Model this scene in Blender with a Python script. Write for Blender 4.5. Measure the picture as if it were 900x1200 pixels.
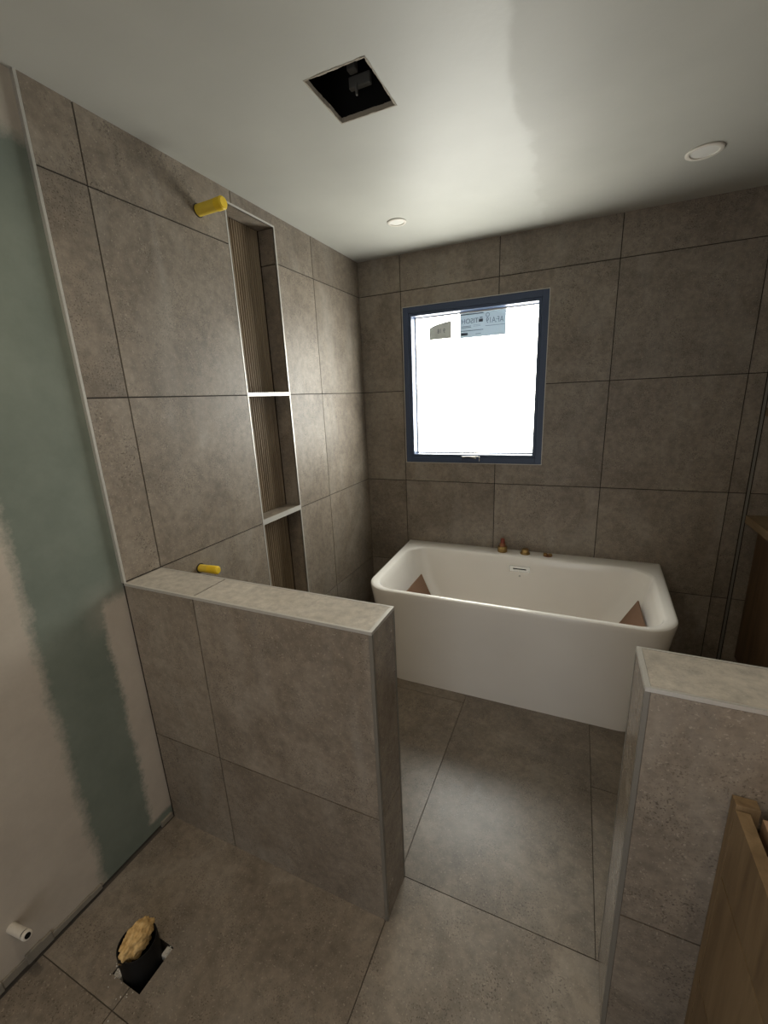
import bpy, bmesh, math, random
from mathutils import Vector, Matrix
random.seed(7)
sc = bpy.context.scene
for o in list(bpy.data.objects):
    bpy.data.objects.remove(o)

# ------------------------------------------------------------------ camera, world, light, exposure
H = 2.413                      # ceiling height
cam_d = bpy.data.cameras.new('camera')
cam = bpy.data.objects.new('camera', cam_d)
sc.collection.objects.link(cam)
cam_d.sensor_fit = 'VERTICAL'
cam_d.sensor_height = 36.0
cam_d.lens = 500.15 / 1200 * 36.0
cam_d.clip_start = 0.02
yaw, pitch, roll = 0.4280, -0.2611, -0.0450
fw = Vector((-math.sin(yaw) * math.cos(pitch), math.cos(yaw) * math.cos(pitch), math.sin(pitch)))
rt = Vector((math.cos(yaw), math.sin(yaw), 0))
up = rt.cross(fw)
r2 = rt * math.cos(roll) + up * math.sin(roll)
u2 = -rt * math.sin(roll) + up * math.cos(roll)
cam.matrix_world = Matrix(((r2.x, u2.x, -fw.x, 1.3594), (r2.y, u2.y, -fw.y, -2.7399),
                           (r2.z, u2.z, -fw.z, 1.5697), (0, 0, 0, 1)))
sc.camera = cam

world = bpy.data.worlds.new('world')
sc.world = world
world.use_nodes = True
world.node_tree.nodes['Background'].inputs[0].default_value = (0.75, 0.85, 1.0, 1)
world.node_tree.nodes['Background'].inputs[1].default_value = 0.6

sc.view_settings.view_transform = 'Standard'
sc.view_settings.look = 'None'
sc.view_settings.gamma = 1.0
sc.view_settings.use_curve_mapping = False
sc.view_settings.exposure = 1.0
sc.cycles.use_denoising = True
sc.cycles.max_bounces = 10
sc.cycles.diffuse_bounces = 6
sc.cycles.sample_clamp_indirect = 6.0

PANE_STRENGTH = 7.2            # frosted window pane glowing with daylight
LAMP_POWER = 2.4               # each switched-on ceiling downlight, watts
DOOR = (0.95, 1.80, 2.04)      # assumed doorway behind the camera, added for the fill light: x from, x to, height
dl = bpy.data.lights.new('doorway_fill', 'AREA')  # added fill from behind the camera; no such source is in view
dl.shape = 'RECTANGLE'; dl.size = DOOR[1] - DOOR[0] - .04; dl.size_y = DOOR[2] - .04
dl.energy = 1.7; dl.color = (1.0, 0.89, 0.75)
dlo = bpy.data.objects.new('doorway_fill', dl)
sc.collection.objects.link(dlo)
dlo.location = ((DOOR[0] + DOOR[1]) / 2, -3.74, DOOR[2] / 2)
dlo.rotation_euler = (math.radians(90), 0, 0)

# ------------------------------------------------------------------ helpers
C = sc.collection

def link(name, me, mat=None, parent=None, smooth=False):
    o = bpy.data.objects.new(name, me)
    C.objects.link(o)
    if mat is not None:
        me.materials.append(mat)
    if smooth:
        for p in me.polygons:
            p.use_smooth = True
    if parent is not None:
        o.parent = parent
    return o

def bm_obj(name, bm, mat=None, parent=None, smooth=False, loc=None):
    bmesh.ops.recalc_face_normals(bm, faces=bm.faces)
    if loc is not None:
        bmesh.ops.translate(bm, verts=bm.verts, vec=-Vector(loc))
    me = bpy.data.meshes.new(name)
    bm.to_mesh(me)
    bm.free()
    o = link(name, me, mat, parent, smooth)
    if loc is not None:
        o.location = Vector(loc) - (parent.location if parent is not None else Vector())
    return o

def tag(o, label=None, cat=None, group=None, kind=None):
    if label: o['label'] = label
    if cat: o['category'] = cat
    if group: o['group'] = group
    if kind: o['kind'] = kind
    return o

def empty(name, loc):
    o = bpy.data.objects.new(name, None)
    C.objects.link(o)
    o.location = loc
    o.empty_display_size = 0.1
    return o

def add_box(bm, x0, x1, y0, y1, z0, z1, bevel=0.0, seg=2):
    t = bmesh.new()
    vs = [t.verts.new(p) for p in ((x0, y0, z0), (x1, y0, z0), (x1, y1, z0), (x0, y1, z0),
                                   (x0, y0, z1), (x1, y0, z1), (x1, y1, z1), (x0, y1, z1))]
    for f in ((0, 3, 2, 1), (4, 5, 6, 7), (0, 1, 5, 4), (1, 2, 6, 5), (2, 3, 7, 6), (3, 0, 4, 7)):
        t.faces.new([vs[i] for i in f])
    if bevel > 0:
        bmesh.ops.bevel(t, geom=t.edges[:], offset=bevel, segments=seg, affect='EDGES', profile=0.5)
    me = bpy.data.meshes.new('tmp')
    t.to_mesh(me); t.free()
    bm.from_mesh(me)
    bpy.data.meshes.remove(me)

def box(name, x0, x1, y0, y1, z0, z1, mat, parent=None, bevel=0.0, origin=True):
    bm = bmesh.new()
    add_box(bm, min(x0, x1), max(x0, x1), min(y0, y1), max(y0, y1), min(z0, z1), max(z0, z1), bevel)
    loc = ((x0 + x1) / 2, (y0 + y1) / 2, min(z0, z1)) if origin else None
    return bm_obj(name, bm, mat, parent, loc=loc)

def add_lathe(bm, prof, n=32, mat4=None, cap0=True, cap1=True):
    """prof: list of (r, h) about local +Z; mat4 places it"""
    rings = []
    for r, h in prof:
        ring = []
        for i in range(n):
            a = 2 * math.pi * i / n
            p = Vector((r * math.cos(a), r * math.sin(a), h))
            if mat4 is not None:
                p = mat4 @ p
            ring.append(bm.verts.new(p))
        rings.append(ring)
    for a, b in zip(rings, rings[1:]):
        for i in range(n):
            bm.faces.new((a[i], a[(i + 1) % n], b[(i + 1) % n], b[i]))
    if cap0: bm.faces.new(list(reversed(rings[0])))
    if cap1: bm.faces.new(rings[-1])

def axis_mat(p, direction):
    q = Vector(direction).normalized().to_track_quat('Z', 'Y')
    return Matrix.Translation(Vector(p)) @ q.to_matrix().to_4x4()

def lathe(name, prof, p, direction, mat, parent=None, n=32, smooth=True):
    bm = bmesh.new()
    add_lathe(bm, prof, n, axis_mat(p, direction))
    o = bm_obj(name, bm, mat, parent, loc=p)
    if smooth:
        shade(o)
    return o

def shade(o, angle=35):
    for p in o.data.polygons:
        p.use_smooth = True
    bm = bmesh.new(); bm.from_mesh(o.data)
    for e in bm.edges:
        if len(e.link_faces) == 2 and e.calc_face_angle(0) > math.radians(angle):
            e.smooth = False
    bm.to_mesh(o.data); bm.free()

# ------------------------------------------------------------------ materials
def new_mat(name):
    m = bpy.data.materials.new(name)
    m.use_nodes = True
    nt = m.node_tree
    b = nt.nodes['Principled BSDF']
    return m, nt, b

def N(nt, t, **kw):
    n = nt.nodes.new(t)
    for k, v in kw.items():
        setattr(n, k, v)
    return n

def plain(name, col, rough=0.5, metal=0.0, spec=0.5, bump=0.0, bscale=200):
    m, nt, b = new_mat(name)
    b.inputs['Base Color'].default_value = (*col, 1)
    b.inputs['Roughness'].default_value = rough
    b.inputs['Metallic'].default_value = metal
    b.inputs['Specular IOR Level'].default_value = spec
    # slight procedural colour variation
    g = N(nt, 'ShaderNodeNewGeometry')
    no = N(nt, 'ShaderNodeTexNoise')
    no.inputs['Scale'].default_value = bscale
    nt.links.new(g.outputs['Position'], no.inputs['Vector'])
    mx = N(nt, 'ShaderNodeMix', data_type='RGBA', blend_type='MULTIPLY')
    mx.inputs[0].default_value = 0.12
    mx.inputs[6].default_value = (*col, 1)
    nt.links.new(no.outputs['Fac'], mx.inputs[7])
    nt.links.new(mx.outputs[2], b.inputs['Base Color'])
    if bump:
        bp = N(nt, 'ShaderNodeBump')
        bp.inputs['Strength'].default_value = bump
        bp.inputs['Distance'].default_value = 0.002
        nt.links.new(no.outputs['Fac'], bp.inputs['Height'])
        nt.links.new(bp.outputs['Normal'], b.inputs['Normal'])
    return m

def ramp(nt, src, stops):
    r = N(nt, 'ShaderNodeValToRGB')
    el = r.color_ramp.elements
    while len(el) < len(stops):
        el.new(0.5)
    for e, (p, c) in zip(el, stops):
        e.position = p
        e.color = (*c, 1) if len(c) == 3 else c
    nt.links.new(src, r.inputs[0])
    return r

def tile_material(name, dark, mid, light, rough=0.47, dust=0.25, spots=1.0):
    m, nt, b = new_mat(name)
    L = nt.links.new
    g = N(nt, 'ShaderNodeNewGeometry')
    oi = N(nt, 'ShaderNodeObjectInfo')
    sc_ = N(nt, 'ShaderNodeVectorMath', operation='SCALE')
    cmb = N(nt, 'ShaderNodeCombineXYZ')
    for i in range(3):
        L(oi.outputs['Random'], cmb.inputs[i])
    L(cmb.outputs[0], sc_.inputs[0]); sc_.inputs['Scale'].default_value = 37.0
    ad = N(nt, 'ShaderNodeVectorMath', operation='ADD')
    L(g.outputs['Position'], ad.inputs[0]); L(sc_.outputs[0], ad.inputs[1])
    P = ad.outputs[0]
    def noise(scale, detail=4, rough_=0.55, dist=0.0):
        n = N(nt, 'ShaderNodeTexNoise')
        n.inputs['Scale'].default_value = scale
        n.inputs['Detail'].default_value = detail
        n.inputs['Roughness'].default_value = rough_
        n.inputs['Distortion'].default_value = dist
        L(P, n.inputs['Vector'])
        return n.outputs['Fac']
    cloud = ramp(nt, noise(4.0, 7, 0.62, 0.6), [(0.30, dark), (0.50, mid), (0.72, light)])
    mot = ramp(nt, noise(38, 5, 0.65), [(0.32, (0.78, 0.78, 0.78)), (0.64, (1.15, 1.14, 1.12))])
    m1 = N(nt, 'ShaderNodeMix', data_type='RGBA', blend_type='MULTIPLY'); m1.inputs[0].default_value = 1
    L(cloud.outputs[0], m1.inputs[6]); L(mot.outputs[0], m1.inputs[7])
    # dark pits gathered in patches
    pits = ramp(nt, noise(210, 2, 0.5), [(0.36, (1, 1, 1)), (0.42, (0, 0, 0))])
    patch = ramp(nt, noise(9, 3), [(0.42, (0, 0, 0)), (0.62, (1, 1, 1))])
    pm = N(nt, 'ShaderNodeMath', operation='MULTIPLY')
    L(pits.outputs[0], pm.inputs[0]); L(patch.outputs[0], pm.inputs[1])
    pm2 = N(nt, 'ShaderNodeMath', operation='MULTIPLY'); pm2.inputs[1].default_value = 0.85 * spots
    L(pm.outputs[0], pm2.inputs[0])
    m2 = N(nt, 'ShaderNodeMix', data_type='RGBA')
    L(pm2.outputs[0], m2.inputs[0]); L(m1.outputs[2], m2.inputs[6])
    m2.inputs[7].default_value = (dark[0] * .42, dark[1] * .40, dark[2] * .38, 1)
    # pale flecks
    flk = ramp(nt, noise(170, 2, 0.5), [(0.63, (0, 0, 0)), (0.72, (1, 1, 1))])
    fs = N(nt, 'ShaderNodeMath', operation='MULTIPLY'); fs.inputs[1].default_value = 0.6 * spots
    L(flk.outputs[0], fs.inputs[0])
    m3 = N(nt, 'ShaderNodeMix', data_type='RGBA')
    L(fs.outputs[0], m3.inputs[0]); L(m2.outputs[2], m3.inputs[6])
    m3.inputs[7].default_value = (light[0] * 1.45, light[1] * 1.45, light[2] * 1.45, 1)
    # wiped dust smears
    mp = N(nt, 'ShaderNodeMapping'); mp.inputs['Scale'].default_value = (5, 5, 1.6)
    L(P, mp.inputs['Vector'])
    dn = N(nt, 'ShaderNodeTexNoise'); dn.inputs['Scale'].default_value = 1.0; dn.inputs['Detail'].default_value = 5
    dn.inputs['Distortion'].default_value = 1.2
    L(mp.outputs[0], dn.inputs['Vector'])
    dr = ramp(nt, dn.outputs['Fac'], [(0.50, (0, 0, 0)), (0.72, (dust,) * 3)])
    m4 = N(nt, 'ShaderNodeMix', data_type='RGBA')
    L(dr.outputs[0], m4.inputs[0]); L(m3.outputs[2], m4.inputs[6])
    m4.inputs[7].default_value = (0.40, 0.375, 0.33, 1)
    # tile-to-tile tone
    mr = N(nt, 'ShaderNodeMapRange'); mr.inputs['To Min'].default_value = 0.92; mr.inputs['To Max'].default_value = 1.07
    L(oi.outputs['Random'], mr.inputs['Value'])
    m5 = N(nt, 'ShaderNodeMix', data_type='RGBA', blend_type='MULTIPLY'); m5.inputs[0].default_value = 1
    L(m4.outputs[2], m5.inputs[6]); L(mr.outputs[0], m5.inputs[7])
    L(m5.outputs[2], b.inputs['Base Color'])
    rr = N(nt, 'ShaderNodeMapRange'); rr.inputs['To Min'].default_value = rough - 0.06; rr.inputs['To Max'].default_value = rough + 0.10
    L(noise(30, 3), rr.inputs['Value']); L(rr.outputs[0], b.inputs['Roughness'])
    bp = N(nt, 'ShaderNodeBump'); bp.inputs['Strength'].default_value = 0.16; bp.inputs['Distance'].default_value = 0.0012
    L(noise(120, 4, 0.6), bp.inputs['Height']); L(bp.outputs['Normal'], b.inputs['Normal'])
    return m

M_tile = tile_material('taupe stone tile', (0.168, 0.138, 0.106), (0.230, 0.193, 0.152), (0.290, 0.250, 0.202))
M_floor = tile_material('taupe floor tile', (0.155, 0.129, 0.101), (0.210, 0.178, 0.142), (0.270, 0.234, 0.190), rough=0.31, dust=0.18)
M_cap = tile_material('light-painted taupe capping tile', (0.36, 0.335, 0.29), (0.43, 0.40, 0.35), (0.50, 0.47, 0.42), rough=0.34, dust=0.4, spots=0.35)  # paler than the wall tile: reflected ceiling light painted into the colour
M_end = tile_material('polished tile edge', (0.168, 0.138, 0.106), (0.230, 0.193, 0.152), (0.290, 0.250, 0.202), rough=0.22, dust=0.3)
M_fgrout = plain('brown floor grout', (0.085, 0.070, 0.054), 0.9)
M_grout = plain('dark brown grout', (0.030, 0.024, 0.018), 0.9)
M_trim = plain('satin aluminium trim', (0.60, 0.585, 0.54), 0.48, 0.5)
M_trim_dark = plain('bronze grey trim', (0.24, 0.225, 0.195), 0.45, 0.4)
M_black = plain('black void', (0.006, 0.006, 0.006), 0.9)
M_gap = plain('plain black', (0.012, 0.011, 0.010), 0.5)
M_bath = plain('white acrylic', (0.90, 0.875, 0.82), 0.16, bscale=3)
M_chrome = plain('chrome', (0.75, 0.75, 0.74), 0.15, 0.9)
M_brass = plain('raw brass', (0.42, 0.28, 0.11), 0.38, 0.9)
M_red = plain('red plastic cap', (0.24, 0.045, 0.025), 0.45)
M_copper = plain('dull copper', (0.33, 0.15, 0.08), 0.45, 0.8)
M_yellow = plain('yellow plastic', (0.95, 0.66, 0.03), 0.45)
M_yellow2 = plain('yellow tape', (0.85, 0.62, 0.07), 0.6)
M_whitep = plain('white plastic', (0.74, 0.70, 0.62), 0.4)
M_frame = plain('glare tinted blue grey frame', (0.050, 0.075, 0.135), 0.42)  # blue window glare painted into the colour of a charcoal frame
M_pipe = plain('black plastic pipe', (0.005, 0.005, 0.005), 0.55, spec=0.25)
M_card = plain('brown cardboard', (0.22, 0.125, 0.075), 0.85, bscale=40)
M_cavity = plain('dark timber cavity', (0.020, 0.018, 0.016), 0.9)
M_grey = plain('dusty grey metal', (0.16, 0.16, 0.15), 0.6)
M_crumb = plain('mortar crumbs', (0.58, 0.56, 0.51), 0.95)
M_board = plain('raw plaster core', (0.42, 0.38, 0.31), 0.95, bump=0.6)

def foam_mat():
    m, nt, b = new_mat('expanding foam')
    g = N(nt, 'ShaderNodeNewGeometry')
    n = N(nt, 'ShaderNodeTexNoise'); n.inputs['Scale'].default_value = 70; n.inputs['Detail'].default_value = 6
    nt.links.new(g.outputs['Position'], n.inputs['Vector'])
    r = ramp(nt, n.outputs['Fac'], [(0.3, (0.42, 0.26, 0.09)), (0.6, (0.72, 0.50, 0.22))])
    nt.links.new(r.outputs[0], b.inputs['Base Color'])
    b.inputs['Roughness'].default_value = 0.9
    bp = N(nt, 'ShaderNodeBump'); bp.inputs['Distance'].default_value = 0.004; bp.inputs['Strength'].default_value = 0.7
    nt.links.new(n.outputs['Fac'], bp.inputs['Height']); nt.links.new(bp.outputs['Normal'], b.inputs['Normal'])
    return m
M_foam = foam_mat()

def oak(name, scale, a, b_, c):
    m, nt, b = new_mat(name)
    g = N(nt, 'ShaderNodeNewGeometry')
    oi = N(nt, 'ShaderNodeObjectInfo')
    ad = N(nt, 'ShaderNodeVectorMath', operation='ADD')
    nt.links.new(g.outputs['Position'], ad.inputs[0]); nt.links.new(oi.outputs['Random'], ad.inputs[1])
    mp = N(nt, 'ShaderNodeMapping'); mp.inputs['Scale'].default_value = scale
    nt.links.new(ad.outputs[0], mp.inputs['Vector'])
    n = N(nt, 'ShaderNodeTexNoise'); n.inputs['Scale'].default_value = 1; n.inputs['Detail'].default_value = 8
    n.inputs['Roughness'].default_value = 0.62; n.inputs['Distortion'].default_value = 0.8
    nt.links.new(mp.outputs[0], n.inputs['Vector'])
    r = ramp(nt, n.outputs['Fac'], [(0.30, a), (0.52, b_), (0.72, c)])
    nt.links.new(r.outputs[0], b.inputs['Base Color'])
    b.inputs['Roughness'].default_value = 0.5
    bp = N(nt, 'ShaderNodeBump'); bp.inputs['Distance'].default_value = 0.001; bp.inputs['Strength'].default_value = 0.25
    nt.links.new(n.outputs['Fac'], bp.inputs['Height']); nt.links.new(bp.outputs['Normal'], b.inputs['Normal'])
    return m
OA, OB, OC = (0.140, 0.092, 0.046), (0.215, 0.148, 0.078), (0.285, 0.203, 0.113)
M_oak_v = oak('oak vertical grain', (22, 22, 2.2), OA, OB, OC)
M_oak_h = oak('oak lengthwise grain', (22, 2.2, 22), OA, OB, OC)
M_oak_top = oak('oak carcass edge', (30, 3, 30), (0.26, 0.15, 0.085), (0.40, 0.26, 0.16), (0.50, 0.35, 0.23))
M_flute = oak('fluted oak', (26, 26, 2.0), (0.165, 0.122, 0.076), (0.255, 0.195, 0.128), (0.33, 0.262, 0.180))

def ceiling_mat():
    m, nt, b = new_mat('ceiling paint')
    L = nt.links.new
    g = N(nt, 'ShaderNodeNewGeometry')
    sx = N(nt, 'ShaderNodeSeparateXYZ'); L(g.outputs['Position'], sx.inputs[0])
    n = N(nt, 'ShaderNodeTexNoise'); n.inputs['Scale'].default_value = 5; n.inputs['Detail'].default_value = 5
    L(g.outputs['Position'], n.inputs['Vector'])
    # rolled paint edge: smoother painted band ends along a wavy line at x ~ 1.15
    s = N(nt, 'ShaderNodeMath', operation='MULTIPLY_ADD'); s.inputs[1].default_value = 0.22
    L(n.outputs['Fac'], s.inputs[0]); L(sx.outputs[0], s.inputs[2])
    st = N(nt, 'ShaderNodeMapRange'); st.inputs['From Min'].default_value = 1.235; st.inputs['From Max'].default_value = 1.262
    L(s.outputs[0], st.inputs['Value'])
    rr = N(nt, 'ShaderNodeMapRange'); rr.inputs['To Min'].default_value = 0.53; rr.inputs['To Max'].default_value = 0.60
    L(st.outputs[0], rr.inputs['Value']); L(rr.outputs[0], b.inputs['Roughness'])
    c = N(nt, 'ShaderNodeMix', data_type='RGBA')
    c.inputs[6].default_value = (0.475, 0.475, 0.43, 1); c.inputs[7].default_value = (0.44, 0.435, 0.39, 1)
    L(st.outputs[0], c.inputs[0])
    n2 = N(nt, 'ShaderNodeTexNoise'); n2.inputs['Scale'].default_value = 2.2; n2.inputs['Detail'].default_value = 4
    L(g.outputs['Position'], n2.inputs['Vector'])
    r2_ = ramp(nt, n2.outputs['Fac'], [(0.3, (0.90, 0.90, 0.90)), (0.7, (1.05, 1.05, 1.05))])
    mm = N(nt, 'ShaderNodeMix', data_type='RGBA', blend_type='MULTIPLY'); mm.inputs[0].default_value = 1
    L(c.outputs[2], mm.inputs[6]); L(r2_.outputs[0], mm.inputs[7]); L(mm.outputs[2], b.inputs['Base Color'])
    n3 = N(nt, 'ShaderNodeTexNoise'); n3.inputs['Scale'].default_value = 60; n3.inputs['Detail'].default_value = 3
    L(g.outputs['Position'], n3.inputs['Vector'])
    bp = N(nt, 'ShaderNodeBump'); bp.inputs['Strength'].default_value = 0.12; bp.inputs['Distance'].default_value = 0.002
    L(n3.outputs['Fac'], bp.inputs['Height']); L(bp.outputs['Normal'], b.inputs['Normal'])
    return m
M_ceil = ceiling_mat()

def plaster_mat():
    """green moisture board with pale jointing compound trowelled over its joints"""
    m, nt, b = new_mat('jointed green board')
    L = nt.links.new
    g = N(nt, 'ShaderNodeNewGeometry')
    sx = N(nt, 'ShaderNodeSeparateXYZ'); L(g.outputs['Position'], sx.inputs[0])
    def nz(scale, detail=6):
        n = N(nt, 'ShaderNodeTexNoise'); n.inputs['Scale'].default_value = scale; n.inputs['Detail'].default_value = detail
        n.inputs['Roughness'].default_value = 0.7
        L(g.outputs['Position'], n.inputs['Vector'])
        return n.outputs['Fac']
    big, fine = nz(4.5), nz(45)
    def math_(op, a, b2):
        n = N(nt, 'ShaderNodeMath', operation=op)
        for i, v in ((0, a), (1, b2)):
            if isinstance(v, (int, float)): n.inputs[i].default_value = v
            else: L(v, n.inputs[i])
        return n.outputs[0]
    jit = math_('ADD', math_('MULTIPLY', math_('SUBTRACT', big, 0.5), 0.05), math_('MULTIPLY', math_('SUBTRACT', fine, 0.5), 0.05))
    def step(v, e0, e1):
        n = N(nt, 'ShaderNodeMapRange'); n.inputs['From Min'].default_value = e0; n.inputs['From Max'].default_value = e1
        L(v, n.inputs['Value']); return n.outputs[0]
    y = math_('ADD', sx.outputs[1], jit)
    z = math_('ADD', sx.outputs[2], jit)
    left = step(y, -2.150, -2.185)                       # wide coat toward the room
    topc = step(z, 2.245, 2.29)                           # coat along the cornice
    strip = math_('MULTIPLY', step(y, -1.985, -1.962), step(z, 0.99, 0.95))
    strip = math_('MULTIPLY', strip, step(math_('ADD', sx.outputs[2], math_('MULTIPLY', jit, 0.5)), 0.045, 0.060))
    thin = math_('MULTIPLY', math_('MULTIPLY', step(y, -2.05, -1.97), step(z, 1.05, 0.90)), 0.45)
    thin = math_('MULTIPLY', thin, step(z, 0.84, 0.93))
    w = math_('MAXIMUM', math_('MAXIMUM', left, topc), math_('MAXIMUM', strip, thin))
    gr = ramp(nt, nz(3.5), [(0.3, (0.140, 0.170, 0.140)), (0.7, (0.200, 0.232, 0.195))])
    wh = ramp(nt, nz(6), [(0.3, (0.43, 0.385, 0.325)), (0.7, (0.52, 0.47, 0.40))])
    mx = N(nt, 'ShaderNodeMix', data_type='RGBA')
    L(w, mx.inputs[0]); L(gr.outputs[0], mx.inputs[6]); L(wh.outputs[0], mx.inputs[7])
    L(mx.outputs[2], b.inputs['Base Color'])
    b.inputs['Roughness'].default_value = 0.75
    bp = N(nt, 'ShaderNodeBump'); bp.inputs['Strength'].default_value = 0.25; bp.inputs['Distance'].default_value = 0.002
    L(math_('ADD', w, math_('MULTIPLY', fine, 0.3)), bp.inputs['Height']); L(bp.outputs['Normal'], b.inputs['Normal'])
    return m
M_plaster = plaster_mat()
M_dirty = plain('dirty plaster', (0.24, 0.22, 0.18), 0.95, bump=0.5)
M_paint = plain('pale warm wall paint', (0.55, 0.50, 0.43), 0.6, bscale=6)

def pane_mat():
    m, nt, b = new_mat('daylit frosted glass')
    b.inputs['Base Color'].default_value = (0.8, 0.85, 0.82, 1)
    b.inputs['Roughness'].default_value = 0.45
    b.inputs['Emission Color'].default_value = (1.0, 0.995, 0.92, 1)
    b.inputs['Emission Strength'].default_value = PANE_STRENGTH
    return m
M_pane = pane_mat()

def paper_mat(name, col, trans):
    m, nt, b = new_mat(name)
    nt.nodes.remove(b)
    d = N(nt, 'ShaderNodeBsdfDiffuse'); d.inputs[0].default_value = (*col, 1)
    t = N(nt, 'ShaderNodeBsdfTranslucent'); t.inputs[0].default_value = (*trans, 1)
    a = N(nt, 'ShaderNodeAddShader')
    nt.links.new(d.outputs[0], a.inputs[0]); nt.links.new(t.outputs[0], a.inputs[1])
    nt.links.new(a.outputs[0], nt.nodes['Material Output'].inputs[0])
    return m
M_paper = paper_mat('blue grey paper label', (0.30, 0.31, 0.31), (0.118, 0.134, 0.150))
M_paper2 = paper_mat('grey paper label', (0.26, 0.26, 0.25), (0.098, 0.098, 0.092))
M_ink = paper_mat('grey ink', (0.08, 0.085, 0.095), (0.05, 0.058, 0.072))

def lens_mat(on):
    m, nt, b = new_mat('lit lamp lens' if on else 'unlit lamp lens')
    b.inputs['Base Color'].default_value = (0.78, 0.77, 0.72, 1)
    b.inputs['Roughness'].default_value = 0.35
    if on:
        b.inputs['Emission Color'].default_value = (1.0, 0.82, 0.60, 1)
        b.inputs['Emission Strength'].default_value = 6.0
    return m
M_lens_off, M_lens_on = lens_mat(False), lens_mat(True)

# ------------------------------------------------------------------ tiling
TT = 0.008     # tile thickness
GAP = 0.0045   # joint width

def tile_mesh(parent, o, U, V, Nn, u0, u1, v0, v1, holes, mat, name='tile', t=TT):
    us = sorted({u0, u1, *[min(max(h[i], u0), u1) for h in holes for i in (0, 1)]})
    vs = sorted({v0, v1, *[min(max(h[i], v0), v1) for h in holes for i in (2, 3)]})
    keep = []
    for i in range(len(us) - 1):
        for j in range(len(vs) - 1):
            cu, cv = (us[i] + us[i + 1]) / 2, (vs[j] + vs[j + 1]) / 2
            if us[i + 1] - us[i] < 1e-5 or vs[j + 1] - vs[j] < 1e-5: continue
            if any(h[0] < cu < h[1] and h[2] < cv < h[3] for h in holes): continue
            keep.append((i, j))
    if not keep: return None
    bm = bmesh.new()
    vd = {}
    def vert(i, j):
        if (i, j) not in vd:
            vd[(i, j)] = bm.verts.new(o + U * us[i] + V * vs[j])
        return vd[(i, j)]
    for i, j in keep:
        bm.faces.new((vert(i, j), vert(i + 1, j), vert(i + 1, j + 1), vert(i, j + 1)))
    ext = [e for e in bm.edges if len(e.link_faces) == 1]
    back = {}
    for e in ext:
        for v in e.verts:
            if v not in back:
                back[v] = bm.verts.new(v.co - Nn * t)
    for e in ext:
        a, c = e.verts
        bm.faces.new((a, c, back[c], back[a]))
    ctr = o + U * (u0 + u1) / 2 + V * (v0 + v1) / 2
    for f in bm.faces: f.normal_update()
    return bm_obj(name, bm, mat, parent, loc=ctr)

def tile_grid(parent, o, U, V, Nn, us, vs, mat, holes=(), name='tile'):
    o, U, V, Nn = Vector(o), Vector(U), Vector(V), Vector(Nn)
    g = GAP / 2
    for i in range(len(us) - 1):
        for j in range(len(vs) - 1):
            a, b_ = us[i] + (g if i else 0), us[i + 1] - (g if i < len(us) - 2 else 0)
            c, d = vs[j] + (g if j else 0), vs[j + 1] - (g if j < len(vs) - 2 else 0)
            hs = [h for h in holes if h[0] < b_ and h[1] > a and h[2] < d and h[3] > c]
            tile_mesh(parent, o, U, V, Nn, a, b_, c, d, hs, mat, name)

REC = 0.0035   # joint recess: the backing sits this far behind the tile face
Z4, Z3, Z2, Z1 = 0.4077, 1.0077, 1.6077, 2.2077
ZJ = [0.0, Z4, Z3, Z2, Z1, H]

def slab_with_holes(name, o, U, V, Nn, u0, u1, v0, v1, holes, thick, mat):
    """wall or slab whose face lies at o + uU + vV, with rectangular openings, `thick` deep"""
    o, U, V, Nn = Vector(o), Vector(U), Vector(V), Vector(Nn)
    us = sorted({u0, u1, *[h[i] for h in holes for i in (0, 1)]})
    vs = sorted({v0, v1, *[h[i] for h in holes for i in (2, 3)]})
    bm = bmesh.new()
    vd = {}
    def vert(i, j, k):
        if (i, j, k) not in vd:
            vd[(i, j, k)] = bm.verts.new(o + U * us[i] + V * vs[j] - Nn * (thick * k))
        return vd[(i, j, k)]
    solid = {(i, j) for i in range(len(us) - 1) for j in range(len(vs) - 1)
             if not any(h[0] < (us[i] + us[i + 1]) / 2 < h[1] and h[2] < (vs[j] + vs[j + 1]) / 2 < h[3] for h in holes)}
    for i, j in solid:
        bm.faces.new((vert(i, j, 0), vert(i + 1, j, 0), vert(i + 1, j + 1, 0), vert(i, j + 1, 0)))
        bm.faces.new((vert(i, j, 1), vert(i, j + 1, 1), vert(i + 1, j + 1, 1), vert(i + 1, j, 1)))
        for di, dj, p, q in ((-1, 0, (i, j), (i, j + 1)), (1, 0, (i + 1, j), (i + 1, j + 1)),
                             (0, -1, (i, j), (i + 1, j)), (0, 1, (i, j + 1), (i + 1, j + 1))):
            if (i + di, j + dj) not in solid:
                bm.faces.new((vert(*p, 0), vert(*q, 0), vert(*q, 1), vert(*p, 1)))
    return bm_obj(name, bm, mat)

AF = -1.892     # front face of both half walls
XR = 2.60       # right wall of the bath zone
XV = 2.25       # wall behind the vanity
YF = -3.70      # wall behind the camera

# ------------------------------------------------------------------ floor
hole_f = (0.236, 0.352, -2.312, -2.198)
floor = slab_with_holes('floor', (0, 0, -REC), (1, 0, 0), (0, 1, 0), (0, 0, 1), -0.06, XR, YF, 0.0, [hole_f], 0.12, M_fgrout)
tag(floor, 'floor of large taupe stone-look tiles with thin joints', kind='structure')
def ftile(x0, x1, y0, y1, holes=()):
    g = 0.0014
    tile_mesh(floor, Vector((0, 0, 0)), Vector((1, 0, 0)), Vector((0, 1, 0)), Vector((0, 0, 1)),
              x0 + g, x1 - g, y0 + g, y1 - g, list(holes), M_floor)
yb, yc = -1.752, -2.364
cut = (0.3125, 0.3150, yc, hole_f[2])          # saw cut from the pipe opening to the tile edge
ftile(-0.004, 0.915, yc, yb, [hole_f, cut])
ftile(0.915, 1.515, yc, yb)
ftile(1.515, 2.25, yc, yb)
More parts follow.
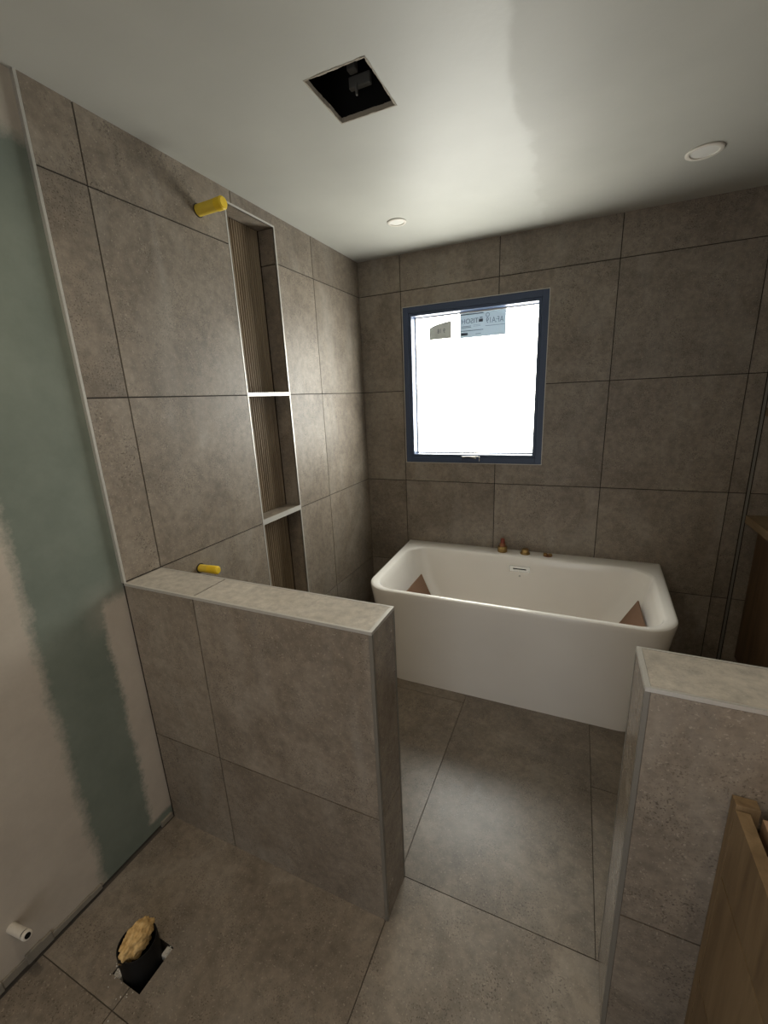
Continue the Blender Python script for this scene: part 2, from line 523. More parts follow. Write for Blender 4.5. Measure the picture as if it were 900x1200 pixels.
for y0, y1 in ((-2.976, yc), (YF, -2.976)):
    for x0, x1 in ((-0.004, 0.312), (0.312, 0.915), (0.915, 1.515), (1.515, 2.25)):
        ftile(x0, x1, y0, y1)
for x0, x1, ys in ((0.0, 0.30, (yb, -0.848, 0.0)), (0.30, 0.907, (yb, -0.848, 0.0)), (0.907, 1.507, (yb, -0.55, 0.0)),
                   (1.507, 2.11, (yb, -1.15, -0.55, 0.0)), (2.11, XR, (yb, -1.15, -0.55, 0.0))):
    for y0, y1 in zip(ys, ys[1:]):
        ftile(x0, x1, y0, y1)
bm = bmesh.new()                                # dark shaft below the pipe opening
add_box(bm, hole_f[0] - .02, hole_f[1] + .02, hole_f[2] - .02, hole_f[3] + .02, -0.30, -0.124)
for f in list(bm.faces):
    if f.calc_center_median().z > -0.13: bm.faces.remove(f)
bm_obj('shaft', bm, M_black, floor)

# ------------------------------------------------------------------ ceiling
hole_c = (0.615, 0.800, -1.508, -1.296)
ceiling = slab_with_holes('ceiling', (0, 0, H), (1, 0, 0), (0, 1, 0), (0, 0, -1), -0.10, XR + .1, YF - .1, 0.15, [hole_c], 0.013, M_ceil)
tag(ceiling, 'pale painted plasterboard ceiling with a square cut-out', kind='structure')
bm = bmesh.new()
add_box(bm, hole_c[0] - .12, hole_c[1] + .12, hole_c[2] - .10, hole_c[3] + .10, H + 0.0135, H + 0.30)
for f in list(bm.faces):
    if f.calc_center_median().z < H + 0.02: bm.faces.remove(f)
bm_obj('roof_cavity', bm, M_cavity, ceiling)
bm = bmesh.new()                                # raw board edge of the cut-out, slightly ragged
for (x0, y0), (x1, y1) in (((hole_c[0], hole_c[2]), (hole_c[0], hole_c[3])), ((hole_c[0], hole_c[3]), (hole_c[1], hole_c[3])),
                           ((hole_c[1], hole_c[3]), (hole_c[1], hole_c[2])), ((hole_c[1], hole_c[2]), (hole_c[0], hole_c[2]))):
    n = 16
    for k in range(n):
        a, b_ = k / n, (k + 1) / n
        xa, xb = x0 + (x1 - x0) * a, x0 + (x1 - x0) * b_
        ya, yb2 = y0 + (y1 - y0) * a, y0 + (y1 - y0) * b_
        e = 0.001 + 0.0022 * random.random()
        add_box(bm, min(xa, xb) - e, max(xa, xb) + e, min(ya, yb2) - e, max(ya, yb2) + e, H - 0.0006 - 0.001 * random.random(), H + 0.0128)
bm_obj('raw_board_edge', bm, M_board, ceiling)
bm = bmesh.new()                                # loose paper and wall anchor of the fan opening
add_box(bm, 0.665, 0.735, -1.335, -1.318, H + 0.055, H + 0.085, 0.003)
add_box(bm, 0.672, 0.700, -1.36, -1.335, H + 0.085, H + 0.125, 0.004)
add_box(bm, 0.690, 0.697, -1.345, -1.335, H + 0.03, H + 0.06, 0.002)
bm_obj('metal_bracket', bm, M_grey, ceiling)

# ------------------------------------------------------------------ back wall with window
WX0, WX1, WZ0, WZ1 = 0.300, 1.171, 1.137, 2.111
XGAP0, XGAP1 = 2.183, 2.205
wall_back = slab_with_holes('wall_back', (0, REC, 0), (1, 0, 0), (0, 0, 1), (0, -1, 0), -0.10, XR + .1, -0.1, H, [(WX0, WX1, WZ0, WZ1)], 0.15, M_grout)
tag(wall_back, 'taupe tiled wall with the frosted window above the bath', kind='structure')
win_hole = (WX0 - .004, WX1 + .004, WZ0 - .004, WZ1 + .004)
tile_grid(wall_back, (0, 0, 0), (1, 0, 0), (0, 0, 1), (0, -1, 0), [0.0, 0.290, 0.897, 1.504, 2.111, XGAP0], ZJ, M_tile, [win_hole])
tile_grid(wall_back, (0, 0.0, 0), (1, 0, 0), (0, 0, 1), (0, -1, 0), [XGAP1, XR], ZJ, M_tile)
box('shadow_gap_channel', XGAP0 + .006, XGAP1 - .005, 0.0015, 0.006, 0.0, H, M_trim_dark, wall_back)

window = empty('window_1', (0.7355, 0.0, WZ0))
tag(window, 'square frosted window in a dark frame', kind='structure')
def ring(bm, x0, x1, z0, z1, w, y0, y1, bev=0.0015):
    add_box(bm, x0, x0 + w, y0, y1, z0, z1, bev)
    add_box(bm, x1 - w, x1, y0, y1, z0, z1, bev)
    add_box(bm, x0 + w, x1 - w, y0, y1, z0, z0 + w, bev)
    add_box(bm, x0 + w, x1 - w, y0, y1, z1 - w, z1, bev)
def wpart(name, bm, mat, parent=None):
    o = bm_obj(name, bm, mat, None)
    o.parent = parent or window
    if parent is None:
        o.matrix_parent_inverse = (Matrix.Translation(window.location)).inverted()
    return o
bm = bmesh.new(); ring(bm, WX0, WX1, WZ0, WZ1, 0.036, 0.002, 0.110); frame = wpart('frame', bm, M_frame)
bm = bmesh.new(); ring(bm, WX0 + .0375, WX1 - .0375, WZ0 + .0375, WZ1 - .0375, 0.0165, 0.006, 0.100); sash = wpart('sash', bm, M_frame)
bm = bmesh.new(); ring(bm, WX0 - .0035, WX1 + .0035, WZ0 - .0035, WZ1 + .0035, 0.0033, -0.0012, 0.004, 0); wpart('edge_trim', bm, M_trim)
bm = bmesh.new(); ring(bm, WX0 + .054, WX1 - .054, WZ0 + .054, WZ1 - .054, 0.007, 0.078, 0.0875, 0.001); wpart('glazing_bead', bm, M_whitep)
bm = bmesh.new(); add_box(bm, WX0 + .05, WX1 - .05, 0.088, 0.094, WZ0 + .05, WZ1 - .05); pane = wpart('pane', bm, M_pane)
# winder on the bottom rail
bm = bmesh.new()
add_box(bm, 0.680, 0.800, -0.010, 0.006, WZ0 + .012, WZ0 + .046, 0.006, 3)
wdr = wpart('winder_base', bm, M_frame)
bm = bmesh.new()
prev = None
for k in range(9):
    a = k / 8
    x = 0.690 + 0.085 * a
    z = WZ0 + .024 + 0.020 * math.sin(math.pi * (0.25 + 0.6 * a))
    if prev: add_box(bm, prev[0], x + .004, -0.022, -0.012, min(prev[1], z) - .003, max(prev[1], z) + .003, 0.001)
    prev = (x, z)
wpart('winder_handle', bm, M_trim_dark, wdr)
bm = bmesh.new(); add_box(bm, 0.684, 0.796, -0.0106, -0.002, WZ0 + .0445, WZ0 + .0465, 0.0008); add_box(bm, 0.7965, 0.8005, -0.0106, -0.002, WZ0 + .014, WZ0 + .043, 0.001); wpart('winder_edge', bm, M_trim, wdr)
# paper labels on the glass (their print is seen from behind)
def gx(x0): return 1.3594 + (x0 - 1.3594) * (2.7399 + 0.087) / 2.7399
def gz(z0): return 1.5697 + (z0 - 1.5697) * (2.7399 + 0.087) / 2.7399
def sticker(pts, mat):
    bm = bmesh.new()
    f = [bm.verts.new((x, 0.0868, z)) for x, z in pts]
    b_ = [bm.verts.new((x, 0.0874, z)) for x, z in pts]
    bm.faces.new(f); bm.faces.new(list(reversed(b_)))
    for i in range(len(pts)):
        j = (i + 1) % len(pts)
        bm.faces.new((f[i], f[j], b_[j], b_[i]))
    return wpart('paper_label', bm, mat)
a0, a1, b0, b1 = gx(0.669), gx(0.941), gz(1.898), gz(2.0395)
st2 = sticker([(a0, b0), (a1, b0), (a1, b1), (a0, b1)], M_paper)
c0, c1, d0, d1 = gx(0.475), gx(0.617), gz(1.906), gz(2.006)
st1 = sticker([(c0, d0), (c1, d0), (c1, d1), (c0 + .06, d1 - .012), (c0 + .022, d1 - .022), (c0, d1 - .036)], M_paper2)
def bars(name, rects, parent):
    bm = bmesh.new()
    for x0, x1, z0, z1 in rects:
        add_box(bm, x0, x1, 0.0862, 0.0867, z0, z1)
    return bm_obj(name, bm, M_ink, parent)
W2, H2 = a1 - a0, b1 - b0
R_ = lambda u0, u1, v0, v1: (a0 + W2 * u0, a0 + W2 * u1, b0 + H2 * v0, b0 + H2 * v1)
rects = [R_(0.02, .52, .90, .94), R_(.02, .52, .265, .29), R_(.56, .98, .395, .41), R_(.03, .18, .10, .20), R_(.35, .47, .12, .14)]
rects += [R_(.04, .25, .40 + .05 * k, .42 + .05 * k) for k in range(2)] + [R_(.30, .46, .43 + .05 * k, .44 + .05 * k) for k in range(2)]
rects += [R_(.42, .51, .58, .70), R_(.44, .50, .73, .77)]
bars('print', rects, st2)
def mirrored_text(body, x_right, z, height, width, parent):
    cu = bpy.data.curves.new('t', 'FONT'); cu.body = body; cu.size = 1.0
    to = bpy.data.objects.new('t', cu); C.objects.link(to)
    dg = bpy.context.evaluated_depsgraph_get(); dg.update()
    me = bpy.data.meshes.new_from_object(to.evaluated_get(dg))
    bpy.data.objects.remove(to)
    xs = [v.co.x for v in me.vertices]; ys = [v.co.y for v in me.vertices]
    sx, sy = width / (max(xs) - min(xs)), height / (max(ys) - min(ys))
    for v in me.vertices:
        v.co = Vector((x_right - (v.co.x - min(xs)) * sx, 0.0863, z + (v.co.y - min(ys)) * sy))
    link('lettering', me, M_ink, parent)
mirrored_text('TISOH', a0 + W2 * .41, b0 + H2 * .56, H2 * .19, W2 * .37, st2)
mirrored_text('AF:A19', a0 + W2 * .95, b0 + H2 * .50, H2 * .22, W2 * .37, st2)
mirrored_text('O', a0 + W2 * .65, b0 + H2 * .74, H2 * .17, W2 * .08, st2)
mirrored_text('9 18', c0 + (c1 - c0) * .72, d0 + .035, .026, .05, st1)

# ------------------------------------------------------------------ left wall (tiled shower part) with niche
NY0, NY1, NZ0, NZ1, ND = -1.169, -0.862, 0.16, 2.360, 0.090
wall_left = slab_with_holes('wall_left', (-REC, 0, 0), (0, 1, 0), (0, 0, 1), (1, 0, 0), AF + .006, 0.10, -0.1, H, [(NY0 - .0085, NY1 + .0085, NZ0 - .0085, NZ1 + .0085)], 0.15, M_grout)
tag(wall_left, 'taupe tiled shower wall with a tall fluted niche', kind='structure')
e = 0.008
tile_grid(wall_left, (0, 0, 0), (0, 1, 0), (0, 0, 1), (1, 0, 0), [AF + .009, -1.748, -1.1354, -0.545, -0.001], ZJ, M_tile, [(NY0 - e, NY1 + e, NZ0 - e, NZ1 + e)])
# niche lining: back, sides, top
def lining(name, mat, *b_):
    return box(name, *b_, mat, wall_left)
bm = bmesh.new()                                 # fluted oak backing with rounded ribs
nr = 20; rw = (NY1 - NY0) / nr
prof = []
for k in range(nr):
    y0 = NY0 + k * rw
    prof += [(y0, 0.0), (y0 + rw * .10, 0.0)]
    for q in range(7):
        t_ = q / 6
        prof.append((y0 + rw * (.16 + .68 * t_), 0.0025 + 0.0035 * math.sin(math.pi * t_) ** 0.6))
    prof += [(y0 + rw * .90, 0.0)]
prof.append((NY1, 0.0))
lo = [bm.verts.new((-ND - 0.008 + h_, y_, NZ0)) for y_, h_ in prof]
hi = [bm.verts.new((-ND - 0.008 + h_, y_, NZ1)) for y_, h_ in prof]
for i in range(len(prof) - 1):
    bm.faces.new((lo[i], lo[i + 1], hi[i + 1], hi[i]))
bm_obj('fluted_panel', bm, M_flute, wall_left, loc=(-ND, (NY0 + NY1) / 2, NZ0))
g = GAP / 2
for zz0, zz1 in zip([NZ0, Z4, Z3, Z2, Z1], [Z4, Z3, Z2, Z1, NZ1]):
    lining('niche_tile', M_tile, -ND, -.002, NY1, NY1 + .008, zz0 + g, zz1 - g)
    lining('niche_tile', M_tile, -ND, -.002, NY0 - .008, NY0, zz0 + g, zz1 - g)
lining('niche_tile', M_tile, -ND, -.002, NY0, NY1, NZ1, NZ1 + .008)
lining('niche_tile', M_tile, -ND, -.002, NY0, NY1, NZ0 - .008, NZ0)
lining('niche_back', M_grout, -ND - .03, -ND - .012, NY0 - .02, NY1 + .02, NZ0 - .02, NZ1 + .02)
# aluminium edges around the niche
tw = 0.0075
for b_ in ((-.006, .0012, NY0 - tw, NY0, NZ0 - tw, NZ1 + tw), (-.006, .0012, NY1, NY1 + tw, NZ0 - tw, NZ1 + tw),
           (-.006, .0012, NY0, NY1, NZ1, NZ1 + tw), (-.006, .0012, NY0, NY1, NZ0 - tw, NZ0)):
    lining('niche_edge_trim', M_trim, *b_)
for z0, z1 in ((1.602, 1.619), (0.998, 1.024)):
    sh = box('niche_shelf', -ND + .001, -.004, NY0, NY1, z0, z1, M_tile, wall_left)
    ed = box('shelf_edge_trim', -.004, .0010, NY0, NY1, z0, z1, M_trim, None)
    ed.parent = sh
    ed.matrix_parent_inverse = Matrix.Translation(sh.location).inverted()
# vertical edge of the tiled area
box('tile_edge_trim', -0.012, 0.0008, AF, AF + .008, 1.005, H, M_trim, wall_left)

# raw boarded wall on the room side
plaster = slab_with_holes('wall_plasterboard', (-0.012, 0, 0), (0, 1, 0), (0, 0, 1), (1, 0, 0), YF, AF + .004, 0.012, H, [], 0.12, M_plaster)
tag(plaster, 'green plasterboard wall with pale jointing compound', kind='structure')
bm = bmesh.new()                                 # ragged plaster lip left along the foot of the board
random.seed(3)
y = -2.62
while y < -2.20:
    l = 0.02 + 0.03 * random.random()
    add_box(bm, -0.0125, -0.006 + 0.004 * random.random(), y, y + l, 0.008 + 0.004 * random.random(), 0.028 + 0.022 * random.random() * max(0, min(1, (-2.2 - y) / .2)), 0.002, 1)
    y += l * 0.9
bm_obj('plaster_lip', bm, M_dirty, plaster)
box('floor_edge_packer', -0.012, -0.002, -1.945, -1.895, 0.004, 0.026, M_dirty, plaster, bevel=.002)

# other walls, outside the picture
wall_right = box('wall_right', XR, XR + .1, AF, 0.15, -0.1, H, M_grout, origin=False)
tag(wall_right, 'wall at the end of the bath zone', kind='structure')
tile_grid(wall_right, (XR - .0035, 0, 0), (0, 1, 0), (0, 0, 1), (-1, 0, 0), [AF, -1.2, -0.6, 0.0], ZJ, M_tile)
wv = box('wall_right', XV, XR, YF, AF, -0.1, H, M_paint, origin=False)
tag(wv, 'painted wall behind the oak vanity', kind='structure')
wf = slab_with_holes('wall_front', (0, YF, 0), (1, 0, 0), (0, 0, 1), (0, 1, 0), -0.14, XR + .1, -0.1, H, [(DOOR[0], DOOR[1], 0.0, DOOR[2])], 0.1, M_paint)
tag(wf, 'painted wall at the entrance end of the room', kind='structure')

# ------------------------------------------------------------------ half walls
HH = 1.005
def half_wall(x0, x1, xj, thick, free, label):
    """free = +1: open end at x1; -1: open end at x0"""
    yf, yb_ = AF, AF + thick
    r = REC
    core = box('wall_partition', x0 + (r if free < 0 else 0), x1 - (r if free > 0 else 0), yf + r, yb_ - r, -0.002, HH - r, M_grout, origin=False)
    tag(core, label, kind='structure')
    xs = [x0 + (.010 if free < 0 else .001)] + xj + [x1 - (.010 if free > 0 else .001)]
    zs = [0.0, 0.3985, HH - .0095]
    tile_grid(core, (0, yf, 0), (1, 0, 0), (0, 0, 1), (0, -1, 0), xs, zs, M_tile)
    tile_grid(core, (0, yb_, 0), (1, 0, 0), (0, 0, 1), (0, 1, 0), xs, zs, M_tile)
    xe = x1 if free > 0 else x0
    tile_grid(core, (xe, 0, 0), (0, 1, 0), (0, 0, 1), (free, 0, 0), [yf + .010, yb_ - .008], zs, M_end)
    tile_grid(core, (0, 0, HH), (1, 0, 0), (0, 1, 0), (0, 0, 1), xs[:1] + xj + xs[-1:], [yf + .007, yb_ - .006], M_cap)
    lo, hi = min(x0, x1), max(x0, x1)
    s = free
    # square edge profiles
    box('edge_trim', lo, hi, yf - .0006, yf + .0062, HH - .0085, HH + .0006, M_trim, core)
    box('edge_trim', lo, hi, yb_ - .0055, yb_ + .0006, HH - .0085, HH + .0006, M_trim, core)
    box('edge_trim', xe + s * .0007, xe - s * .0095, yf + .0062, yb_ - .0055, HH - .0085, HH + .0006, M_trim, core)
    box('edge_trim', xe + s * .0007, xe - s * .0092, yf - .0006, yf + .0092, 0.0, HH - .0088, M_trim_dark, core)
    box('edge_trim', xe + s * .0007, xe - s * .007, yb_ - .007, yb_ + .0006, 0.0, HH - .0088, M_trim_dark, core)
    return core
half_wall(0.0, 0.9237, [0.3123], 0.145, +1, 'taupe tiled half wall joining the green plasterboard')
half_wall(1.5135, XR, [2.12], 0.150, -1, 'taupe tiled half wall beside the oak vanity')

# ------------------------------------------------------------------ bathtub
bath = empty('bathtub', (1.077, -0.42, 0.0))
tag(bath, 'white back-to-wall bathtub with rounded front corners', 'bathtub')
BZ = 0.574
def rrect(x0, x1, y0, y1, rb, rf, z, n=14):
    """closed loop: back-left, front-left, front-right, back-right corners"""
    pts = []
    for cx, cy, r, a0_ in ((x0 + rb, y1 - rb, rb, 90), (x0 + rf, y0 + rf, rf, 180), (x1 - rf, y0 + rf, rf, 270), (x1 - rb, y1 - rb, rb, 0)):
        for k in range(n):
            a = math.radians(a0_ + 90 * k / (n - 1))
            pts.append((cx + r * math.cos(a), cy + r * math.sin(a), z))
    return pts
def warp(p):
    x, y, z = p
    k = 1 - 0.045 * min(1, max(0, -y / .83))
    return (1.077 + (x - 1.077) * k, y, z)
X0, X1, Y0, Y1 = 0.303, 1.851, -0.832, -0.001
loops = []
def L_(ix, iyf, iyb, rb, rf, z): loops.append(rrect(X0 + ix, X1 - ix, Y0 + iyf, Y1 - iyb, rb, rf, z))
L_(.085, .052, .0, .004, .12, 0.0)
L_(.080, .050, .0, .004, .12, 0.02)
L_(.010, .006, .0, .004, .145, 0.50)
L_(.002, .001, .0, .004, .148, 0.545)
L_(.000, .000, .0, .004, .15, 0.560)
L_(.002, .002, .0, .004, .148, 0.568)
L_(.007, .007, .0, .004, .145, 0.5725)
L_(.014, .013, .004, .004, .140, BZ)
iX, iYf, iYb = .052, .028, .118
L_(iX - .006, iYf - .004, iYb - .006, .12, .125, BZ)
L_(iX, iYf, iYb, .12, .122, BZ - .003)
L_(iX + .006, iYf + .005, iYb + .005, .12, .12, BZ - .010)
n_in = 14
for k in range(1, n_in + 1):
    t_ = k / n_in
    th = math.pi / 2 * t_
    dep = 0.25 * t_ + 0.75 * math.sin(th)
    ins = 0.45 * t_ + 0.55 * (1 - math.cos(th)) ** 1.3
    L_(iX + .006 + ins * .30, iYf + .005 + ins * .16, iYb + .005 + ins * .15, .12 + .03 * ins, .12 + .03 * ins, (BZ - .010) - dep * 0.434)
bm = bmesh.new()
rings = [[bm.verts.new(warp(p)) for p in lp] for lp in loops]
for a, b_ in zip(rings, rings[1:]):
    m_ = len(a)
    for i in range(m_):
        bm.faces.new((a[i], a[(i + 1) % m_], b_[(i + 1) % m_], b_[i]))
bm.faces.new(rings[-1]); bm.faces.new(list(reversed(rings[0])))
shell = bm_obj('shell', bm, M_bath, bath, loc=(1.077, -0.42, 0.0))
shade(shell, 32)
def child(o, par):
    o.parent = par
    w_ = Vector(par.location)
    if par.parent: w_ = w_ + par.parent.location
    o.matrix_parent_inverse = Matrix.Translation(w_).inverted()
    return o
# overflow on the sloping inside back wall
bm = bmesh.new(); add_box(bm, 1.025, 1.148, -0.1345, -0.122, 0.476, 0.515, 0.002)
ov = child(bm_obj('overflow_plate', bm, M_chrome), bath)
bm = bmesh.new(); add_box(bm, 1.047, 1.126, -0.1352, -0.1335, 0.492, 0.499, 0.0005)
bm_obj('overflow_slot', bm, M_black, ov)
bm = bmesh.new(); add_lathe(bm, [(0.0055, 0), (0.0055, .002), (0.0035, .002), (0.0035, 0)], 20, axis_mat((1.089, -0.1395, 0.452), (0, -1, 0)), False, False)
child(bm_obj('maker_mark', bm, M_grey), bath)
bm = bmesh.new(); add_lathe(bm, [(0.034, 0), (0.034, .004), (0.028, .007)], 28, axis_mat((1.077, -0.46, 0.131), (0, 0, 1)))
child(bm_obj('drain_cover', bm, M_chrome), bath)

# fittings on the bath deck
DZ = BZ + .0004
def fitting(x, y, label, parts):
    r = empty('tap_tail', (x, y, DZ))
    tag(r, label, 'tap fitting')
    for nm, prof, mt, dx in parts:
        b2 = bmesh.new()
        add_lathe(b2, [(r_ * 1.35, h_ * 1.12) for r_, h_ in prof], 24, Matrix.Translation((x + dx * 1.35, y, DZ)))
        o = child(bm_obj(nm, b2, mt), r); shade(o)
    return r
fitting(0.967, -0.058, 'tall brass tap tail with a red cap on the bath deck',
        [('collar', [(.021, 0), (.0225, .003), (.0225, .030), (.0195, .034)], M_brass, 0),
         ('neck', [(.015, .034), (.015, .046), (.011, .052)], M_copper, 0),
         ('cap', [(.0095, .050), (.0095, .072), (.006, .079), (.003, .080)], M_red, 0)])
fitting(1.108, -0.058, 'short plain brass tap collar on the bath deck',
        [('flange', [(.0225, 0), (.0225, .006), (.019, .009)], M_brass, 0),
         ('collar', [(.0165, .009), (.0165, .024), (.013, .028)], M_brass, 0)])
fitting(1.243, -0.058, 'low pair of small brass bolts on the bath deck',
        [('base_ring', [(.020, 0), (.020, .003), (.012, .003)], M_copper, 0),
         ('bolt', [(.0085, .003), (.0085, .014), (.005, .016)], M_brass, -.011),
         ('bolt', [(.0085, .003), (.0085, .012), (.005, .014)], M_brass, .011)])

# folded cardboard tray lying in the bath
bm = bmesh.new()
path = [(0.478, 0.432), (0.528, 0.315), (0.60, 0.185), (0.70, 0.148), (1.46, 0.148), (1.58, 0.190), (1.655, 0.305), (1.725, 0.442)]
top = []
for k, (x, z) in enumerate(path):
    a = path[max(0, k - 1)]; c = path[min(len(path) - 1, k + 1)]
    t_ = Vector((c[0] - a[0], 0, c[1] - a[1])).normalized()
    nrm = Vector((-t_.z, 0, t_.x)) * 0.003
    row = []
    for s_, y in ((1, -0.258), (1, -0.60), (-1, -0.60), (-1, -0.258)):
        row.append(bm.verts.new((x + nrm.x * s_, y, z + nrm.z * s_)))
    top.append(row)
for a, b_ in zip(top, top[1:]):
    for i in range(4):
        bm.faces.new((a[i], a[(i + 1) % 4], b_[(i + 1) % 4], b_[i]))
bm.faces.new(top[0]); bm.faces.new(list(reversed(top[-1])))
card = bm_obj('cardboard_sheet', bm, M_card, loc=(1.08, -0.43, 0.148))
tag(card, 'brown cardboard sheet with turned-up ends lying inside the bath', 'cardboard')

# ------------------------------------------------------------------ pipe stubs and waste pipe
def stub(p, d, prof_list, name, label, cat):
    r = empty(name, p)
    tag(r, label, cat)
    for nm, prof, mt in prof_list:
        b2 = bmesh.new()
        add_lathe(b2, prof, 24, axis_mat(p, d))
        o = child(bm_obj(nm, b2, mt), r); shade(o)
    return r
stub((0.0, -1.322, 2.281), (1, 0, 0.02), [('sleeve', [(.020, -.006), (.0205, .100)], M_yellow2), ('end_cap', [(.0215, .094), (.0222, .122), (.018, .127)], M_yellow),
     ('wall_seal', [(.0235, -.004), (.0235, .0015)], M_gap)],
     'capped_pipe', 'yellow capped water outlet beside the top of the niche', 'pipe')
stub((0.0, -1.577, 0.936), (1, 0, 0.03), [('sleeve', [(.0155, -.006), (.0155, .045), (.0135, .047)], M_yellow2), ('end_cap', [(.0162, .047), (.0165, .092), (.012, .097)], M_yellow),
     ('wall_seal', [(.0205, -.004), (.0205, .0015)], M_gap)],
     'capped_pipe', 'yellow capped water outlet just above the half wall', 'pipe')
stub((-0.012, -2.402, 0.167), (1, 0.04, 0.20), [('sleeve', [(.0125, -.008), (.0125, .068)], M_whitep), ('groove', [(.0105, .068), (.0105, .074)], M_pipe),
     ('end_cap', [(.0128, .074), (.0128, .080), (.010, .082)], M_whitep), ('bore', [(.0075, .0815), (.0075, .0828)], M_pipe)],
     'capped_pipe', 'short white water pipe poking out of the plasterboard near the floor', 'pipe')

PCX, PCY, PR = 0.287, -2.255, 0.053
wp = empty('waste_pipe', (PCX, PCY, 0.0))
tag(wp, 'black waste pipe standing in the floor cut-out, stuffed with foam', 'pipe')
bm = bmesh.new()
add_lathe(bm, [(PR, -.22), (PR, .072), (PR - .001, .075), (PR - .004, .075), (PR - .005, .072), (PR - .005, -.22)], 40, Matrix.Translation((PCX, PCY, 0)), False, False)
o = child(bm_obj('pipe', bm, M_pipe), wp); shade(o)
bm = bmesh.new()
bmesh.ops.create_icosphere(bm, subdivisions=5, radius=1.0)
from mathutils import noise as mnoise
for v in bm.verts:
    c = v.co.copy()
    s = 1 + 0.30 * mnoise.noise(c * 1.9 + Vector((3, 1, 2))) + 0.16 * mnoise.noise(c * 5.0) + 0.06 * mnoise.noise(c * 13)
    # flattened lump lying obliquely across the mouth of the pipe
    d = Vector((c.x * 0.029, c.y * 0.050, c.z * 0.040)) * s
    v.co = Matrix.Rotation(math.radians(4), 3, 'Z') @ d
    v.co += Vector((PCX - 0.004, PCY + 0.003, 0.074))
foam = child(bm_obj('foam_plug', bm, M_foam), wp)
for p_ in foam.data.polygons: p_.use_smooth = True
foam['label'] = 'yellow expanding foam plug'
bm = bmesh.new()
random.seed(11)
for k in range(46):
    if k < 26: x, y = hole_f[0] + random.gauss(.010, .010), hole_f[2] + random.gauss(.012, .012)
    elif k < 38: x, y = hole_f[1] - abs(random.gauss(.006, .008)), hole_f[3] - abs(random.gauss(.008, .01))
    else: x, y = hole_f[0] + random.uniform(-.03, .1), hole_f[2] - abs(random.gauss(0, .02))
    inside = hole_f[0] < x < hole_f[1] and hole_f[2] < y < hole_f[3]
    if math.hypot(x - PCX, y - PCY) < PR + .004: continue
    r = random.uniform(.0018, .0058 if inside else .003)
    m4 = Matrix.Translation((x, y, (-.006 if inside else r * .6))) @ Matrix.Rotation(random.random() * 6, 4, 'X') @ Matrix.Rotation(random.random() * 6, 4, 'Z') @ Matrix.Diagonal((r, r * .8, r * .6, 1))
    bmesh.ops.create_icosphere(bm, subdivisions=1, radius=1.0, matrix=m4)
# bed the crumbs inside the opening lie on
add_box(bm, hole_f[0] + .001, hole_f[0] + .026, hole_f[2] + .001, hole_f[2] + .040, -.03, -.007, .003)
add_box(bm, hole_f[1] - .026, hole_f[1] - .001, hole_f[3] - .026, hole_f[3] - .001, -.03, -.007, .003)
cr = bm_obj('mortar_crumbs', bm, M_crumb, loc=(PCX, PCY, 0))
tag(cr, 'loose grey mortar crumbs around the black waste pipe', 'debris', kind='stuff')

# ------------------------------------------------------------------ downlights
def downlight(x, y, r, on, label, power=1.0):
    rt_ = empty('downlight', (x, y, H))
    tag(rt_, label, 'downlight')
    b2 = bmesh.new()
    add_lathe(b2, [(r, -.0005), (r, -.004), (r - .004, -.0065), (r * .76, -.0055), (r * .72, -.001)], 40, Matrix.Translation((x, y, H)), False, False)
    o = child(bm_obj('bezel', b2, M_whitep), rt_); shade(o, 50)
    b2 = bmesh.new()
    add_lathe(b2, [(r * .73, -.003), (r * .73, -.001)], 40, Matrix.Translation((x, y, H)))
    child(bm_obj('lens', b2, M_lens_on if on else M_lens_off), rt_)
    if on:
        ld = bpy.data.lights.new('downlight_lamp', 'AREA')
        ld.shape = 'DISK'; ld.size = r * 1.3; ld.energy = LAMP_POWER * power; ld.color = (1.0, 0.85, 0.66); ld.spread = math.radians(150)
        lo_ = bpy.data.objects.new('lamp', ld); C.objects.link(lo_)
        lo_.location = (0, 0, -.009); lo_.parent = rt_
downlight(0.470, -0.480, 0.047, False, 'small white unlit downlight in the ceiling near the window')
downlight(1.728, -0.499, 0.062, False, 'flush unlit downlight in the ceiling near the shelves')
downlight(0.470, -2.480, 0.050, True, 'lit downlight above the waste pipe')
downlight(1.850, -2.800, 0.050, True, 'lit downlight above the oak vanity', power=0.75)

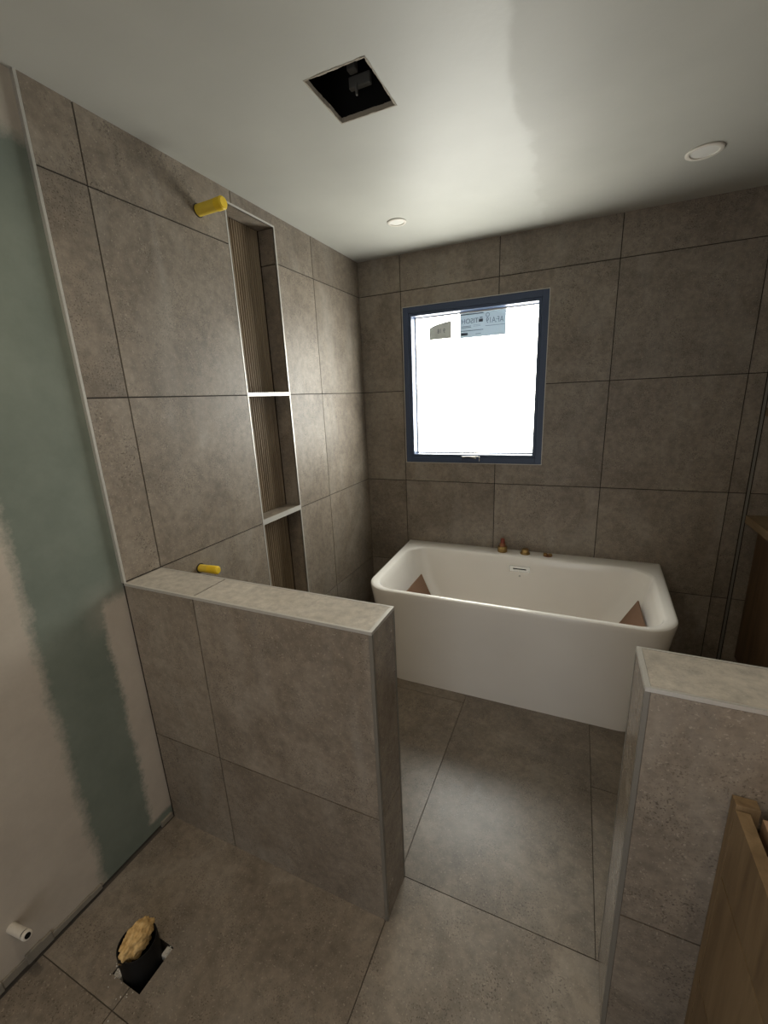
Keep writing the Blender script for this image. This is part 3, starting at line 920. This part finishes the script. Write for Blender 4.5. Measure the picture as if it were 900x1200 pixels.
# ------------------------------------------------------------------ vanity
VX = 1.675
van = empty('vanity', ((VX + XV) / 2, -2.45, 0.0))
tag(van, 'oak vanity with drawers against the tiled half wall', 'vanity')
VY0, VY1 = -2.98, AF - .026
def vbox(name, *a, mat, bevel=.0006, parent=van):
    bm = bmesh.new(); add_box(bm, min(a[0], a[1]), max(a[0], a[1]), min(a[2], a[3]), max(a[2], a[3]), a[4], a[5], bevel)
    return child(bm_obj(name, bm, mat), parent)
vbox('filler_strip', VX, VX + .037, VY1 + .001, AF - .0015, 0.06, 0.812, mat=M_oak_v)
for z0, z1 in ((0.070, 0.3375), (0.3425, 0.6325), (0.6375, 0.802)):
    vbox('drawer_front', VX, VX + .022, VY0, VY1 - .001, z0, z1, mat=M_oak_v)
vbox('carcass', VX + .040, XV - .002, VY0, VY1 - .001, 0.070, 0.798, mat=M_oak_top)
vbox('kickboard', VX + .05, XV - .01, VY0 + .01, VY1 - .01, 0.0005, 0.069, mat=M_gap)
vbox('gap_shade_fill', VX + .0225, VX + .0395, VY0, VY1 - .001, 0.070, 0.760, mat=M_gap)  # black filler added to stand in for shade in the drawer gaps

# ------------------------------------------------------------------ oak shelving at the end of the bath
su = empty('shelf_unit', (2.40, -0.45, 0.0))
tag(su, 'oak wall shelves over an oak cabinet darkened for shade at the end of the bath', 'shelf')
SY0 = -0.92
vbox('shelf', 2.200, XR - .005, SY0, -0.002, 0.851, 0.892, mat=M_oak_h, parent=su)
vbox('shelf', 2.203, XR - .005, SY0, -0.002, 1.402, 1.440, mat=M_oak_h, parent=su)
M_oak_shaded = oak('shade darkened oak', (22, 22, 2.2), (0.075, 0.042, 0.02), (0.12, 0.07, 0.034), (0.16, 0.10, 0.05))  # darker copy of the oak: shade below the shelf painted in
vbox('cabinet_door', 2.262, 2.282, SY0, -0.004, 0.06, 0.850, mat=M_oak_shaded, parent=su)
vbox('cabinet_body', 2.283, XR - .005, SY0, -0.004, 0.0005, 0.850, mat=M_oak_shaded, parent=su)
